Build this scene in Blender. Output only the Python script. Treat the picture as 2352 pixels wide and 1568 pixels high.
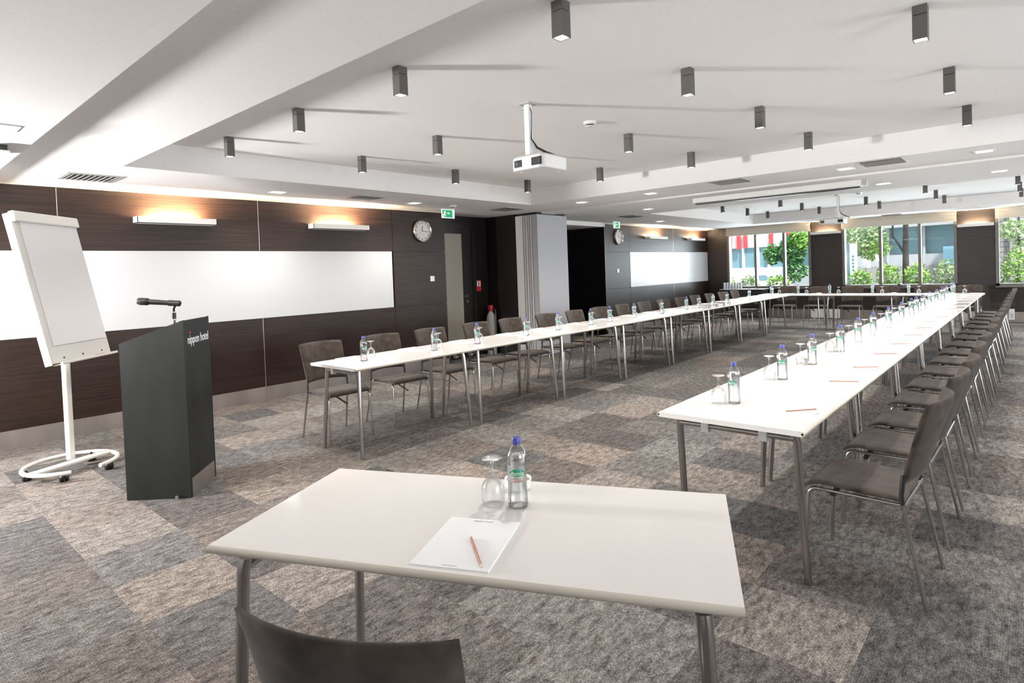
import bpy, math, random
from mathutils import Vector, Matrix
random.seed(7)
for o in list(bpy.data.objects): bpy.data.objects.remove(o)
S = bpy.context.scene
COL = S.collection
PI = math.pi
R = math.radians

# ------------------------------------------------------------------ camera
cam_d = bpy.data.cameras.new('camera'); cam = bpy.data.objects.new('camera', cam_d); COL.objects.link(cam)
cam_d.sensor_width = 36.0; cam_d.lens = 1364.74 / 2352 * 36; cam_d.shift_y = -(784 - 661.03) / 2352
cam_d.clip_start = 0.05; cam_d.clip_end = 300
def cam_rows(yaw, pit, rol):
    base = Matrix(((1, 0, 0), (0, 0, -1), (0, 1, 0)))
    cy, sy = math.cos(yaw), math.sin(yaw); cp, sp = math.cos(pit), math.sin(pit); cr, sr = math.cos(rol), math.sin(rol)
    Ry = Matrix(((cy, -sy, 0), (sy, cy, 0), (0, 0, 1)))
    Rx = Matrix(((1, 0, 0), (0, cp, -sp), (0, sp, cp)))
    Rz = Matrix(((cr, -sr, 0), (sr, cr, 0), (0, 0, 1)))
    return Rz @ Rx @ base @ Ry
RM = cam_rows(-7.23809311e-01, 2.67528156e-02, -3.62620174e-02)
m = Matrix((RM[0], -RM[1], -RM[2])).transposed().to_4x4()
m.translation = (0, 0, 1.5)
cam.matrix_world = m
S.camera = cam

# ------------------------------------------------------------------ view, world, sun, daylight
S.view_settings.view_transform = 'Standard'; S.view_settings.look = 'None'
S.view_settings.gamma = 1; S.view_settings.exposure = 0.95; S.view_settings.use_curve_mapping = False
try:
    S.cycles.use_denoising = True
    S.cycles.max_bounces = 8; S.cycles.diffuse_bounces = 4; S.cycles.glossy_bounces = 4
    S.cycles.transmission_bounces = 8; S.cycles.transparent_max_bounces = 24
    S.cycles.caustics_reflective = False; S.cycles.caustics_refractive = False
    S.cycles.sample_clamp_indirect = 6
except Exception: pass
W = bpy.data.worlds.new('world'); S.world = W; W.use_nodes = True
wn = W.node_tree.nodes; wl = W.node_tree.links
bg = wn['Background']
sky = wn.new('ShaderNodeTexSky')
sky.sky_type = 'HOSEK_WILKIE'; sky.turbidity = 5; sky.ground_albedo = 0.4
sky.sun_direction = Vector((0.45, -0.35, 0.85)).normalized()
mixw = wn.new('ShaderNodeMixRGB'); mixw.inputs['Fac'].default_value = 0.55
mixw.inputs['Color2'].default_value = (0.92, 0.96, 1.0, 1)
wl.new(sky.outputs[0], mixw.inputs['Color1']); wl.new(mixw.outputs[0], bg.inputs['Color'])
bg.inputs['Strength'].default_value = 1.3

def lamp(name, kind, loc, energy, color=(1, 1, 1), direction=None, **kw):
    d = bpy.data.lights.new(name, kind); d.energy = energy; d.color = color
    for k, v in kw.items(): setattr(d, k, v)
    o = bpy.data.objects.new(name, d); o.location = loc
    if direction: o.rotation_euler = Vector(direction).to_track_quat('-Z', 'Y').to_euler()
    COL.objects.link(o); return o
lamp('sun', 'SUN', (0, 0, 10), 4.0, (1, .97, .92), direction=(-0.45, 0.35, -0.85), angle=R(2))
# daylight entering by the three openings of the end wall and by those of the right-hand wall
for k, (x0, x1) in enumerate([(-6.7, -4.5), (-3.7, -1.4), (-0.65, 1.6)]):
    lamp('window_daylight', 'AREA', ((x0 + x1) / 2, 17.5, 1.6), 72, (.86, .93, 1.0), direction=(0, -1, -.10), shape='RECTANGLE', size=x1 - x0 - .1, size_y=1.4)
for y in (1.0, 4.6, 8.2, 11.8, 15.0):
    lamp('window_daylight', 'AREA', (3.35, y, 1.55), 44, (.96, .98, 1.0), direction=(-1, 0, .12), shape='RECTANGLE', size=2.2, size_y=1.4)
lamp('left_unseen_lamp', 'AREA', (-6.3, -1.35, 1.55), 215, (1, .98, .96), direction=(.5, .8, .38), shape='SQUARE', size=.34)  # lamp inside the room; unseen source inferred from ceiling shadows

# ------------------------------------------------------------------ materials
MAT = {}
def mat(name, col, rough=.5, metal=0, spec=.5, **kw):
    m = bpy.data.materials.new(name); m.use_nodes = True
    b = m.node_tree.nodes['Principled BSDF']
    b.inputs['Base Color'].default_value = (*col, 1); b.inputs['Roughness'].default_value = rough
    b.inputs['Metallic'].default_value = metal; b.inputs['Specular IOR Level'].default_value = spec
    for k, v in kw.items():
        b.inputs[k.replace('_', ' ')].default_value = v
    MAT[name] = m; return m
def nodes(m): return m.node_tree.nodes, m.node_tree.links, m.node_tree.nodes['Principled BSDF']
def noise_col(m, scale, vec_scale, c1, c2, bump=0, detail=5, lo=.35, hi=.65, coord='Object', rough=None):
    n, l, b = nodes(m)
    tc = n.new('ShaderNodeTexCoord'); mp = n.new('ShaderNodeMapping'); mp.inputs['Scale'].default_value = vec_scale
    nz = n.new('ShaderNodeTexNoise'); nz.inputs['Scale'].default_value = scale; nz.inputs['Detail'].default_value = detail
    cr = n.new('ShaderNodeValToRGB'); cr.color_ramp.elements[0].position = lo; cr.color_ramp.elements[1].position = hi
    cr.color_ramp.elements[0].color = (*c1, 1); cr.color_ramp.elements[1].color = (*c2, 1)
    l.new(tc.outputs[coord], mp.inputs['Vector']); l.new(mp.outputs[0], nz.inputs['Vector'])
    l.new(nz.outputs['Fac'], cr.inputs[0]); l.new(cr.outputs[0], b.inputs['Base Color'])
    if bump:
        bp = n.new('ShaderNodeBump'); bp.inputs['Strength'].default_value = bump; bp.inputs['Distance'].default_value = .002
        l.new(nz.outputs['Fac'], bp.inputs['Height']); l.new(bp.outputs[0], b.inputs['Normal'])
    return m
mat('ceiling_paint', (.80, .79, .785), .85)
noise_col(MAT['ceiling_paint'], 60, (1, 1, 1), (.80, .79, .785), (.83, .82, .815), .05)
mat('wood', (.03, .02, .016), .36, spec=.32)
noise_col(MAT['wood'], 9, (1, .22, 14), (.011, .0054, .0040), (.033, .0165, .0115), .02, detail=6)
mat('wood_end', (.03, .025, .024), .38, spec=.5)
noise_col(MAT['wood_end'], 9, (.22, 1, 14), (.015, .011, .010), (.030, .023, .021), .02, detail=6)
mat('dark_door', (.008, .005, .005), .35)
mat('skirting', (.36, .33, .31), .32, .75)
noise_col(MAT['skirting'], 3, (1, 1, .3), (.34, .30, .275), (.44, .40, .375))
mat('seam_metal', (.45, .40, .37), .35, .8)
mat('seam_dark', (.006, .005, .005), .6)
mat('whiteboard', (.60, .60, .615), .3)
mat('white_laminate', (.78, .755, .725), .13, spec=.55)
mat('cream_edge', (.62, .56, .48), .35)
mat('chrome', (.60, .58, .56), .18, 1.0)
mat('steel', (.50, .48, .46), .24, 1.0)
mat('grey_plastic', (.42, .41, .39), .45)
mat('black_plastic', (.015, .015, .016), .4)
mat('white_plastic', (.78, .78, .77), .4)
mat('cream_metal', (.72, .69, .64), .35)
mat('suede', (.07, .055, .046), .95, spec=.1, Sheen_Weight=.10, Sheen_Roughness=.6)
noise_col(MAT['suede'], 12, (1, 1, 1), (.032, .025, .021), (.078, .060, .049), .15, detail=8, lo=.3, hi=.7)
mat('podium_dark', (.032, .035, .034), .5, spec=.3)
noise_col(MAT['podium_dark'], 4, (1, 1, .4), (.012, .0135, .013), (.020, .0215, .021))
mat('paper', (.86, .86, .87), .6)
mat('flip_board', (.60, .575, .54), .4)
mat('flip_paper', (.68, .66, .655), .6)
mat('pencil_wood', (.42, .21, .14), .5)
mat('pencil_tip', (.03, .03, .03), .5)
mat('cap_blue', (.07, .08, .34), .35)
mat('green_print', (.02, .30, .12), .5)
mat('teal_print', (.05, .33, .42), .5)
mat('white_print', (.85, .85, .85), .5)
mat('red_print', (.55, .03, .03), .5)
mat('dark_print', (.05, .05, .05), .6)
mat('exit_green', (.0, .26, .09), .4, Emission_Color=(.0, .35, .12, 1), Emission_Strength=.35)
mat('exit_white', (.8, .8, .8), .4, Emission_Color=(1, 1, 1, 1), Emission_Strength=.3)
mat('red_paint', (.5, .02, .02), .3)
mat('spot_body', (.085, .080, .076), .5)
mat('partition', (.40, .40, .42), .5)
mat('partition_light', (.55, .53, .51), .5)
mat('frosted', (.36, .33, .28), .12)
mat('blind', (.62, .58, .50), .8)
mat('window_metal', (.17, .16, .145), .5, .3)
mat('clock_face', (.68, .64, .62), .4)
mat('candy', (.35, .06, .03), .4)
noise_col(MAT['candy'], 60, (1, 1, 1), (.40, .05, .03), (.75, .60, .35), lo=.45, hi=.55)
def emis(name, col, s):
    m = mat(name, col, .5); b = m.node_tree.nodes['Principled BSDF']
    b.inputs['Emission Color'].default_value = (*col, 1); b.inputs['Emission Strength'].default_value = s
    return m
emis('lamp_white', (1, .95, .88), 9)
emis('lamp_warm', (1, .70, .38), 5)
mat('reflector', (.85, .85, .85), .15, 1.0)
def thin_glass(name, tint, gain, rough=.02, base=.0):
    m = bpy.data.materials.new(name); m.use_nodes = True; MAT[name] = m
    n, l = m.node_tree.nodes, m.node_tree.links
    n.remove(n['Principled BSDF'])
    t = n.new('ShaderNodeBsdfTransparent'); t.inputs[0].default_value = (*tint, 1)
    g = n.new('ShaderNodeBsdfGlossy'); g.inputs['Roughness'].default_value = rough
    lw = n.new('ShaderNodeLayerWeight'); lw.inputs['Blend'].default_value = .35
    mm = n.new('ShaderNodeMath'); mm.operation = 'MULTIPLY_ADD'; mm.inputs[1].default_value = gain; mm.inputs[2].default_value = base; mm.use_clamp = True
    mx = n.new('ShaderNodeMixShader')
    l.new(lw.outputs['Fresnel'], mm.inputs[0]); l.new(mm.outputs[0], mx.inputs[0])
    l.new(t.outputs[0], mx.inputs[1]); l.new(g.outputs[0], mx.inputs[2]); l.new(mx.outputs[0], n['Material Output'].inputs[0])
    return m
thin_glass('clear_glass', (.985, .99, .99), .6, .22, .07)
thin_glass('bottle_plastic', (.98, .985, .99), .6, .16, .16)
thin_glass('pane_glass', (.96, .985, .98), .5, .0, .02)
mat('water', (.97, .985, 1), 0.0, Transmission_Weight=1.0, IOR=1.12)
# carpet: half-metre tiles, each with its own tone, streaks and loop texture
def carpet():
    m = mat('carpet', (.3, .27, .25), .95, spec=.1); n, l, b = nodes(m)
    tc = n.new('ShaderNodeTexCoord')
    def M(op, a=None, bb=None, **k):
        q = n.new('ShaderNodeMath'); q.operation = op
        for i, v in enumerate((a, bb)):
            if v is None: continue
            if isinstance(v, (int, float)): q.inputs[i].default_value = v
            else: l.new(v, q.inputs[i])
        return q.outputs[0]
    sep = n.new('ShaderNodeSeparateXYZ'); l.new(tc.outputs['Object'], sep.inputs[0])
    fx = M('FLOOR', M('DIVIDE', M('ADD', sep.outputs[0], 4.93 + 9.8), .49)); 
    fy = M('FLOOR', M('DIVIDE', M('ADD', sep.outputs[1], 9.8 - .93), .485))
    cb = n.new('ShaderNodeCombineXYZ'); l.new(fx, cb.inputs[0]); l.new(fy, cb.inputs[1])
    wn_ = n.new('ShaderNodeTexWhiteNoise'); wn_.noise_dimensions = '3D'; l.new(cb.outputs[0], wn_.inputs['Vector'])
    sc = n.new('ShaderNodeSeparateColor'); l.new(wn_.outputs['Color'], sc.inputs[0])
    ramp = n.new('ShaderNodeValToRGB'); r = ramp.color_ramp
    r.elements[0].position = 0; r.elements[0].color = (.106, .102, .101, 1)
    r.elements[1].position = 1; r.elements[1].color = (.238, .218, .202, 1)
    e = r.elements.new(.35); e.color = (.137, .129, .124, 1)
    e = r.elements.new(.65); e.color = (.180, .167, .158, 1)
    l.new(sc.outputs[0], ramp.inputs[0])
    # grey or brown cast of the tile
    cast = n.new('ShaderNodeMixRGB'); cast.blend_type = 'MULTIPLY'; cast.inputs[0].default_value = 1
    cr2 = n.new('ShaderNodeValToRGB'); cr2.color_ramp.elements[0].color = (.95, 1.0, 1.03, 1); cr2.color_ramp.elements[1].color = (1.04, .975, .93, 1)
    l.new(sc.outputs[1], cr2.inputs[0]); l.new(ramp.outputs[0], cast.inputs[1]); l.new(cr2.outputs[0], cast.inputs[2])
    off = n.new('ShaderNodeVectorMath'); off.operation = 'MULTIPLY_ADD'
    off.inputs[1].default_value = (3.1, 5.7, 0); l.new(cb.outputs[0], off.inputs[0]); l.new(tc.outputs['Object'], off.inputs[2])
    mp = n.new('ShaderNodeMapping'); mp.inputs['Scale'].default_value = (30, 11, 1); l.new(off.outputs[0], mp.inputs[0])
    s1 = n.new('ShaderNodeTexNoise'); s1.inputs['Scale'].default_value = 1.0; s1.inputs['Detail'].default_value = 6; s1.inputs['Roughness'].default_value = .8
    l.new(mp.outputs[0], s1.inputs['Vector'])
    c1 = n.new('ShaderNodeValToRGB'); c1.color_ramp.elements[0].position = .36; c1.color_ramp.elements[1].position = .62
    c1.color_ramp.elements[0].color = (.27, .26, .265, 1); c1.color_ramp.elements[1].color = (1.42, 1.39, 1.36, 1)
    l.new(s1.outputs[0], c1.inputs[0])
    m1 = n.new('ShaderNodeMixRGB'); m1.blend_type = 'MULTIPLY'; m1.inputs[0].default_value = .9
    l.new(cast.outputs[0], m1.inputs[1]); l.new(c1.outputs[0], m1.inputs[2])
    s2 = n.new('ShaderNodeTexVoronoi'); s2.inputs['Scale'].default_value = 120; s2.inputs['Randomness'].default_value = .55
    l.new(tc.outputs['Object'], s2.inputs['Vector'])
    c2 = n.new('ShaderNodeValToRGB'); c2.color_ramp.elements[0].position = .1; c2.color_ramp.elements[1].position = .75
    c2.color_ramp.elements[0].color = (1.6, 1.6, 1.6, 1); c2.color_ramp.elements[1].color = (.4, .4, .4, 1)
    l.new(s2.outputs['Distance'], c2.inputs[0])
    m2 = n.new('ShaderNodeMixRGB'); m2.blend_type = 'MULTIPLY'; m2.inputs[0].default_value = .8
    l.new(m1.outputs[0], m2.inputs[1]); l.new(c2.outputs[0], m2.inputs[2]); l.new(m2.outputs[0], b.inputs['Base Color'])
    bp = n.new('ShaderNodeBump'); bp.inputs['Strength'].default_value = .5; bp.inputs['Distance'].default_value = .003; bp.invert = True
    l.new(s2.outputs['Distance'], bp.inputs['Height']); l.new(bp.outputs[0], b.inputs['Normal'])
carpet()
def leaf_mat(name, c1, c2):
    m = mat(name, c1, .5); n, l, b = nodes(m)
    g = n.new('ShaderNodeNewGeometry'); cr = n.new('ShaderNodeValToRGB')
    cr.color_ramp.elements[0].color = (*c1, 1); cr.color_ramp.elements[1].color = (*c2, 1)
    l.new(g.outputs['Random Per Island'], cr.inputs[0]); l.new(cr.outputs[0], b.inputs['Base Color'])
    b.inputs['Subsurface Weight'].default_value = 0
leaf_mat('leaf_bright', (.10, .34, .03), (.50, .72, .14))
leaf_mat('leaf_dark', (.03, .13, .04), (.16, .42, .12))
leaf_mat('leaf_pale', (.22, .38, .16), (.72, .82, .50))
mat('bark', (.045, .037, .035), .9); mat('facade_grey', (.42, .44, .47), .8); mat('facade_white', (.78, .80, .82), .7)
mat('facade_glass', (.16, .30, .36), .12); mat('sky_panel', (.30, .58, .78), .5); mat('sign_red', (.62, .06, .07), .6)
mat('stone', (.30, .285, .29), .85); mat('paving', (.55, .54, .52), .9); mat('soil', (.05, .04, .03), .95)
mat('brick_grey', (.30, .29, .30), .8)
def bricks():
    n, l, b = nodes(MAT['brick_grey']); tc = n.new('ShaderNodeTexCoord'); mp = n.new('ShaderNodeMapping')
    mp.inputs['Rotation'].default_value = (R(90), 0, 0); br = n.new('ShaderNodeTexBrick'); br.inputs['Scale'].default_value = 1.6
    br.inputs['Color1'].default_value = (.33, .32, .33, 1); br.inputs['Color2'].default_value = (.25, .24, .25, 1); br.inputs['Mortar'].default_value = (.10, .10, .10, 1)
    l.new(tc.outputs['Object'], mp.inputs[0]); l.new(mp.outputs[0], br.inputs['Vector']); l.new(br.outputs[0], b.inputs['Base Color'])
bricks()

# ------------------------------------------------------------------ mesh helpers
class MB:
    def __init__(s): s.v = []; s.f = []
    def add(s, vs, fs):
        k = len(s.v); s.v += [tuple(p) for p in vs]; s.f += [tuple(i + k for i in f) for f in fs]; return s
    def box(s, x0, x1, y0, y1, z0, z1, M=None):
        vs = [Vector((x, y, z)) for z in (z0, z1) for y in (y0, y1) for x in (x0, x1)]
        if M is not None: vs = [M @ p for p in vs]
        return s.add(vs, [(0, 2, 3, 1), (4, 5, 7, 6), (0, 1, 5, 4), (2, 6, 7, 3), (0, 4, 6, 2), (1, 3, 7, 5)])
    def cbox(s, c, size, M=None):
        return s.box(c[0] - size[0] / 2, c[0] + size[0] / 2, c[1] - size[1] / 2, c[1] + size[1] / 2, c[2] - size[2] / 2, c[2] + size[2] / 2, M)
    def tube(s, pts, r, seg=10, cap=True):
        pts = [Vector(p) for p in pts]; rings = []; rs = r if isinstance(r, (list, tuple)) else [r] * len(pts)
        up = None
        for i, p in enumerate(pts):
            d = (pts[min(i + 1, len(pts) - 1)] - pts[max(i - 1, 0)]).normalized()
            if up is None: up = d.orthogonal().normalized()
            up = (up - d * up.dot(d)).normalized(); sd = d.cross(up)
            rings.append([p + (up * math.cos(2 * PI * k / seg) + sd * math.sin(2 * PI * k / seg)) * rs[i] for k in range(seg)])
        vs = [q for ring in rings for q in ring]; fs = []
        for i in range(len(pts) - 1):
            for k in range(seg):
                a = i * seg + k; b = i * seg + (k + 1) % seg; fs.append((a, b, b + seg, a + seg))
        if cap: fs += [tuple(range(seg))[::-1], tuple(range((len(pts) - 1) * seg, len(pts) * seg))]
        return s.add(vs, fs)
    def lathe(s, prof, c=(0, 0, 0), seg=24, M=None):
        vs = []; fs = []
        for r, z in prof:
            for k in range(seg):
                a = 2 * PI * k / seg; p = Vector((r * math.cos(a), r * math.sin(a), z))
                if M is not None: p = M @ p
                vs.append(p + Vector(c))
        for i in range(len(prof) - 1):
            for k in range(seg):
                a = i * seg + k; b = i * seg + (k + 1) % seg; fs.append((a, b, b + seg, a + seg))
        return s.add(vs, fs)
    def prism(s, poly, z0, z1, M=None):
        n = len(poly); vs = [Vector((x, y, z)) for z in (z0, z1) for x, y in poly]
        if M is not None: vs = [M @ p for p in vs]
        return s.add(vs, [tuple(range(n))[::-1], tuple(range(n, 2 * n))] + [(k, (k + 1) % n, (k + 1) % n + n, k + n) for k in range(n)])
    def shell(s, fn, nu, nv, th):
        """a closed upholstered panel: fn(u,v) in [-1,1]^2 gives the middle surface, th(u,v) its thickness"""
        P = [[Vector(fn(-1 + 2 * i / nu, -1 + 2 * j / nv)) for i in range(nu + 1)] for j in range(nv + 1)]
        A = []; B = []
        for j in range(nv + 1):
            for i in range(nu + 1):
                du = P[j][min(i + 1, nu)] - P[j][max(i - 1, 0)]; dv = P[min(j + 1, nv)][i] - P[max(j - 1, 0)][i]
                nn = du.cross(dv).normalized(); t = th(-1 + 2 * i / nu, -1 + 2 * j / nv) / 2
                A.append(P[j][i] + nn * t); B.append(P[j][i] - nn * t)
        W_ = nu + 1; N = len(A); fs = []
        for j in range(nv):
            for i in range(nu):
                a = j * W_ + i; fs.append((a, a + 1, a + 1 + W_, a + W_)); fs.append((a + N, a + W_ + N, a + 1 + W_ + N, a + 1 + N))
        rim = [i for i in range(W_)] + [j * W_ + nu for j in range(1, nv + 1)] + [nv * W_ + i for i in range(nu - 1, -1, -1)] + [j * W_ for j in range(nv - 1, 0, -1)]
        for k in range(len(rim)):
            a, b = rim[k], rim[(k + 1) % len(rim)]; fs.append((b, a, a + N, b + N))
        return s.add(A + B, fs)
    def build(s, name, material, parent=None, smooth=False, bevel=0, angle=40):
        me = bpy.data.meshes.new(name); me.from_pydata(s.v, [], s.f); me.validate(); me.update()
        o = bpy.data.objects.new(name, me); COL.objects.link(o)
        me.materials.append(MAT[material])
        if smooth:
            me.polygons.foreach_set('use_smooth', [True] * len(me.polygons)); me.set_sharp_from_angle(angle=R(angle))
        if parent: o.parent = parent
        if bevel:
            b = o.modifiers.new('bevel', 'BEVEL'); b.width = bevel; b.segments = 2; b.limit_method = 'ANGLE'
        return o
def tag(o, label, cat, group=None, kind=None):
    o['label'] = label; o['category'] = cat
    if group: o['group'] = group
    if kind: o['kind'] = kind
    return o
def thing(name, label, cat, loc=(0, 0, 0), rz=0, group=None):
    o = bpy.data.objects.new(name, None); COL.objects.link(o); o.location = loc; o.rotation_euler = (0, 0, rz); o.empty_display_size = .05
    return tag(o, label, cat, group)
def struct(name, mb, material, parent=None, **k):
    o = mb.build(name, material, parent, **k)
    if parent is None: o['kind'] = 'structure'
    return o
def copy_tree(o, parent=None):
    c = o.copy(); COL.objects.link(c); c.parent = parent
    for ch in list(o.children): copy_tree(ch, c)
    return c
class Kit:
    """the first placing uses the built thing itself, each later one a copy of it and its parts"""
    def __init__(s, root): s.root = root; s.used = False
    def put(s, loc, rz, label, group=None):
        o = copy_tree(s.root) if s.used else s.root
        s.used = True; o.location = loc; o.rotation_euler = (0, 0, rz); o['label'] = label
        if group: o['group'] = group
        return o
def text_mesh(name, body, size, M, material, parent=None, extrude=.0006, bend=None, sx=1.0, align='CENTER'):
    cu = bpy.data.curves.new(name, 'FONT'); cu.body = body; cu.size = size; cu.extrude = extrude; cu.align_x = align; cu.align_y = 'CENTER'
    cu.resolution_u = 3
    t = bpy.data.objects.new(name, cu); COL.objects.link(t)
    dg = bpy.context.evaluated_depsgraph_get(); dg.update()
    me = bpy.data.meshes.new_from_object(t.evaluated_get(dg)); bpy.data.objects.remove(t); bpy.data.curves.remove(cu)
    for v in me.vertices:
        v.co.x *= sx
        if bend:
            a = v.co.x / bend; z = v.co.z; v.co = Vector(((bend + z) * math.sin(a), -(bend + z) * math.cos(a), v.co.y))
        v.co = M @ v.co
    me.materials.clear(); me.materials.append(MAT[material])
    o = bpy.data.objects.new(name, me); COL.objects.link(o)
    if parent: o.parent = parent
    return o
ORD = ['first', 'second', 'third', 'fourth', 'fifth', 'sixth', 'seventh', 'eighth', 'ninth', 'tenth', 'eleventh', 'twelfth', 'thirteenth', 'fourteenth', 'fifteenth', 'sixteenth', 'seventeenth', 'eighteenth']

# ------------------------------------------------------------------ room shell
XL, YF, XR, YN, SZ, CZ = -7.3, 17.1, 3.3, -3.2, 2.53, 2.77
struct('floor', MB().box(-9.2, 3.6, -3.4, 17.3, -.08, 0), 'carpet')
c = MB()
C1 = (-5.88, 1.38, 1.66, 7.17); C2 = (-5.6, 1.38, 10.42, 16.05); TOP = 3.15
c.box(-9.2, 3.6, -3.4, .83, 2.40, TOP)                               # dropped bulkhead over the near end
c.box(-9.2, 3.6, .83, C1[2], SZ, TOP)
c.box(-9.2, C1[0], C1[2], C1[3], SZ, TOP); c.box(C1[1], 3.6, C1[2], C1[3], SZ, TOP); c.box(C1[0], C1[1], C1[2], C1[3], CZ, TOP)
c.box(-9.2, 3.6, C1[3], C2[2], SZ, TOP)
c.box(-9.2, C2[0], C2[2], C2[3], SZ, TOP); c.box(C2[1], 3.6, C2[2], C2[3], SZ, TOP); c.box(C2[0], C2[1], C2[2], C2[3], CZ, TOP)
c.box(-9.2, 3.6, C2[3], 17.4, SZ, TOP)
struct('ceiling', c, 'ceiling_paint')
struct('trim_1', MB().box(-6.5, XR, 8.20, 8.55, 2.505, 2.535), 'ceiling_paint')     # track of the folding partition

# left wall: wenge panelling with a white writing band
def wall_run(name, segs, y0, y1):
    w = MB()
    w.box(-9.0, XL - .04, y0, y1, 0, SZ + .05)
    for (a, b, z0, z1) in segs: w.box(XL - .04, XL, a + .003, b - .003, z0, z1)
    return struct(name, w, 'wood')
segs = []
for a, b in ((YN, -.57), (-.57, 1.47), (1.47, 3.51), (3.51, 5.57)):
    segs += [(a, b, 1.88, 2.505)]
segs += [(YN, 3.51, .17, 1.03), (3.51, 5.57, .17, 1.03), (5.57, 6.63, .17, 1.025), (5.57, 6.63, 1.032, 1.873), (5.57, 6.63, 1.88, 2.505)]
wall_run('wall_left', segs, YN, 6.63)
segs = [(11.5, 12.55, .17, 1.025), (11.5, 12.55, 1.032, 1.873), (11.5, 12.55, 1.88, 2.505)]
for a, b in ((12.55, 14.85), (14.85, 17.1)): segs += [(a, b, .17, 1.03), (a, b, 1.88, 2.505)]
wall_run('wall_left_far', segs, 11.5, 17.4)
struct('baseboard_left', MB().box(XL - .03, XL + .006, YN, 3.509, 0, .17).box(XL - .03, XL + .006, 3.512, 6.63, 0, .17), 'skirting')
struct('baseboard_left_far', MB().box(XL - .03, XL + .006, 11.5, YF, 0, .17), 'skirting')
struct('trim_2', MB().box(XL - .03, XL + .012, YN, 6.63, 2.506, 2.529).box(XL - .03, XL + .012, 11.5, YF, 2.506, 2.529), 'cream_edge')
sm = MB()
for y, z0, z1 in ((1.47, 1.88, 2.5), (3.51, 1.88, 2.5), (3.51, .17, 1.03), (14.85, 1.88, 2.5), (14.85, .17, 1.03)):
    sm.box(XL - .02, XL + .001, y - .0035, y + .0035, z0, z1)
struct('trim_3', sm, 'seam_metal')
for y0, y1, lab in ((YN, 5.55, 'long white writing band in the dark panelling behind the black lectern'), (12.58, 17.06, 'white writing band in the dark wall near the end windows')):
    o = MB().box(XL - .035, XL - .004, y0, y1, 1.034, 1.876).build('whiteboard', 'whiteboard'); tag(o, lab, 'whiteboard')
# recess with the door, then the folding partition, then the dark recess
struct('wall_recess', MB().box(-9.0, -7.72, 6.63, 8.06, 0, SZ + .05).box(-9.0, -7.02, 8.08, 8.14, 0, SZ + .05), 'dark_door')
struct('baseboard_recess', MB().box(-7.722, -7.712, 7.62, 8.06, 0, .17).box(-7.72, -7.03, 8.07, 8.08, 0, .17), 'seam_dark')
struct('wall_recess_far', MB().box(-9.2, -8.7, 8.14, 11.5, 0, SZ).box(-8.7, -7.3, 11.46, 11.5, 0, 2.44), 'dark_door')
struct('trim_4', MB().box(-8.7, XL, 9.3, 11.5, 2.44, SZ + .02), 'ceiling_paint')
d = bpy.data.objects.new('door_1', None); COL.objects.link(d); d.location = (-7.7, 7.2, 0); d['kind'] = 'structure'
MB().box(-.015, .015, -.50, .42, .005, 2.32).build('door_leaf', 'dark_door', d)
MB().box(.012, .021, -.47, .17, .28, 2.21).build('frosted_glass', 'frosted', d)
MB().box(-.015, .03, .42, .50, 0, 2.38).box(-.015, .03, -.56, -.50, 0, 2.38).box(-.015, .03, -.50, .42, 2.32, 2.38).build('door_frame', 'dark_door', d)
hd = MB().tube([(.015, .27, 1.10), (.06, .27, 1.10), (.065, .26, 1.10), (.065, .16, 1.10)], .009, 8).lathe([(0, 0), (.024, 0), (.024, .008), (0, .008)], (.016, .27, 1.10), 16, Matrix.Rotation(R(90), 3, 'Y')).build('door_handle', 'chrome', d, True)
MB().lathe([(0, 0), (.022, 0), (.022, .008), (0, .008)], (.016, .27, 1.0), 16, Matrix.Rotation(R(90), 3, 'Y')).build('lock_plate', 'chrome', d, True)
o = thing('fire_sign', 'small red fire extinguisher sign on the dark wall beside the door', 'sign', (-7.715, 7.80, 1.17))
MB().box(0, .006, -.06, .06, 0, .20).build('sign_plate', 'red_print', o)
MB().box(.006, .008, -.045, .045, .09, .185).build('sign_field', 'white_print', o)
MB().box(.008, .0095, -.012, .012, .10, .16).box(.008, .0095, -.022, .03, .16, .168).box(.0062, .0078, -.03, .03, .03, .04).build('pictogram', 'red_print', o)
o = thing('fire_extinguisher', 'red fire extinguisher with pale hose standing at the dark recess wall', 'fire extinguisher', (-7.55, 7.93, 0))
MB().lathe([(0, 0), (.085, 0), (.09, .02), (.09, .62), (.075, .72), (.04, .78), (.03, .80), (0, .80)], seg=20).build('cylinder', 'grey_plastic', o, True)
MB().lathe([(0, .80), (.05, .80), (.055, .84), (.05, .90), (0, .91)], seg=16).build('valve', 'red_paint', o, True)
MB().tube([(.04, 0, .86), (.12, 0, .82), (.13, 0, .5), (.12, 0, .3)], .012, 8).build('hose', 'black_plastic', o, True)

# folding partition parked at the wall
o = thing('folding_partition', 'grey folding partition stacked against the left wall beside the dark recess', 'partition', (-6.78, 8.5, 0))
xs = [(-.225, -.06), (-.045, -.005), (.01, .045), (.06, .095), (.11, .145), (.16, .275)]
for k, (a, b) in enumerate(xs):
    last = k == len(xs) - 1
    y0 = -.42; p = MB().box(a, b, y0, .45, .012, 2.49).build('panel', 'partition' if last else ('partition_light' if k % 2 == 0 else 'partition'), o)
    if k: MB().box(a - .012, a, y0 + .02, .43, .03, 2.47).build('rubber_seal', 'seam_dark', o)
MB().box(-.2, .25, -.40, .43, 2.49, 2.529).build('hanger_rail', 'seam_dark', o)

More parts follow.
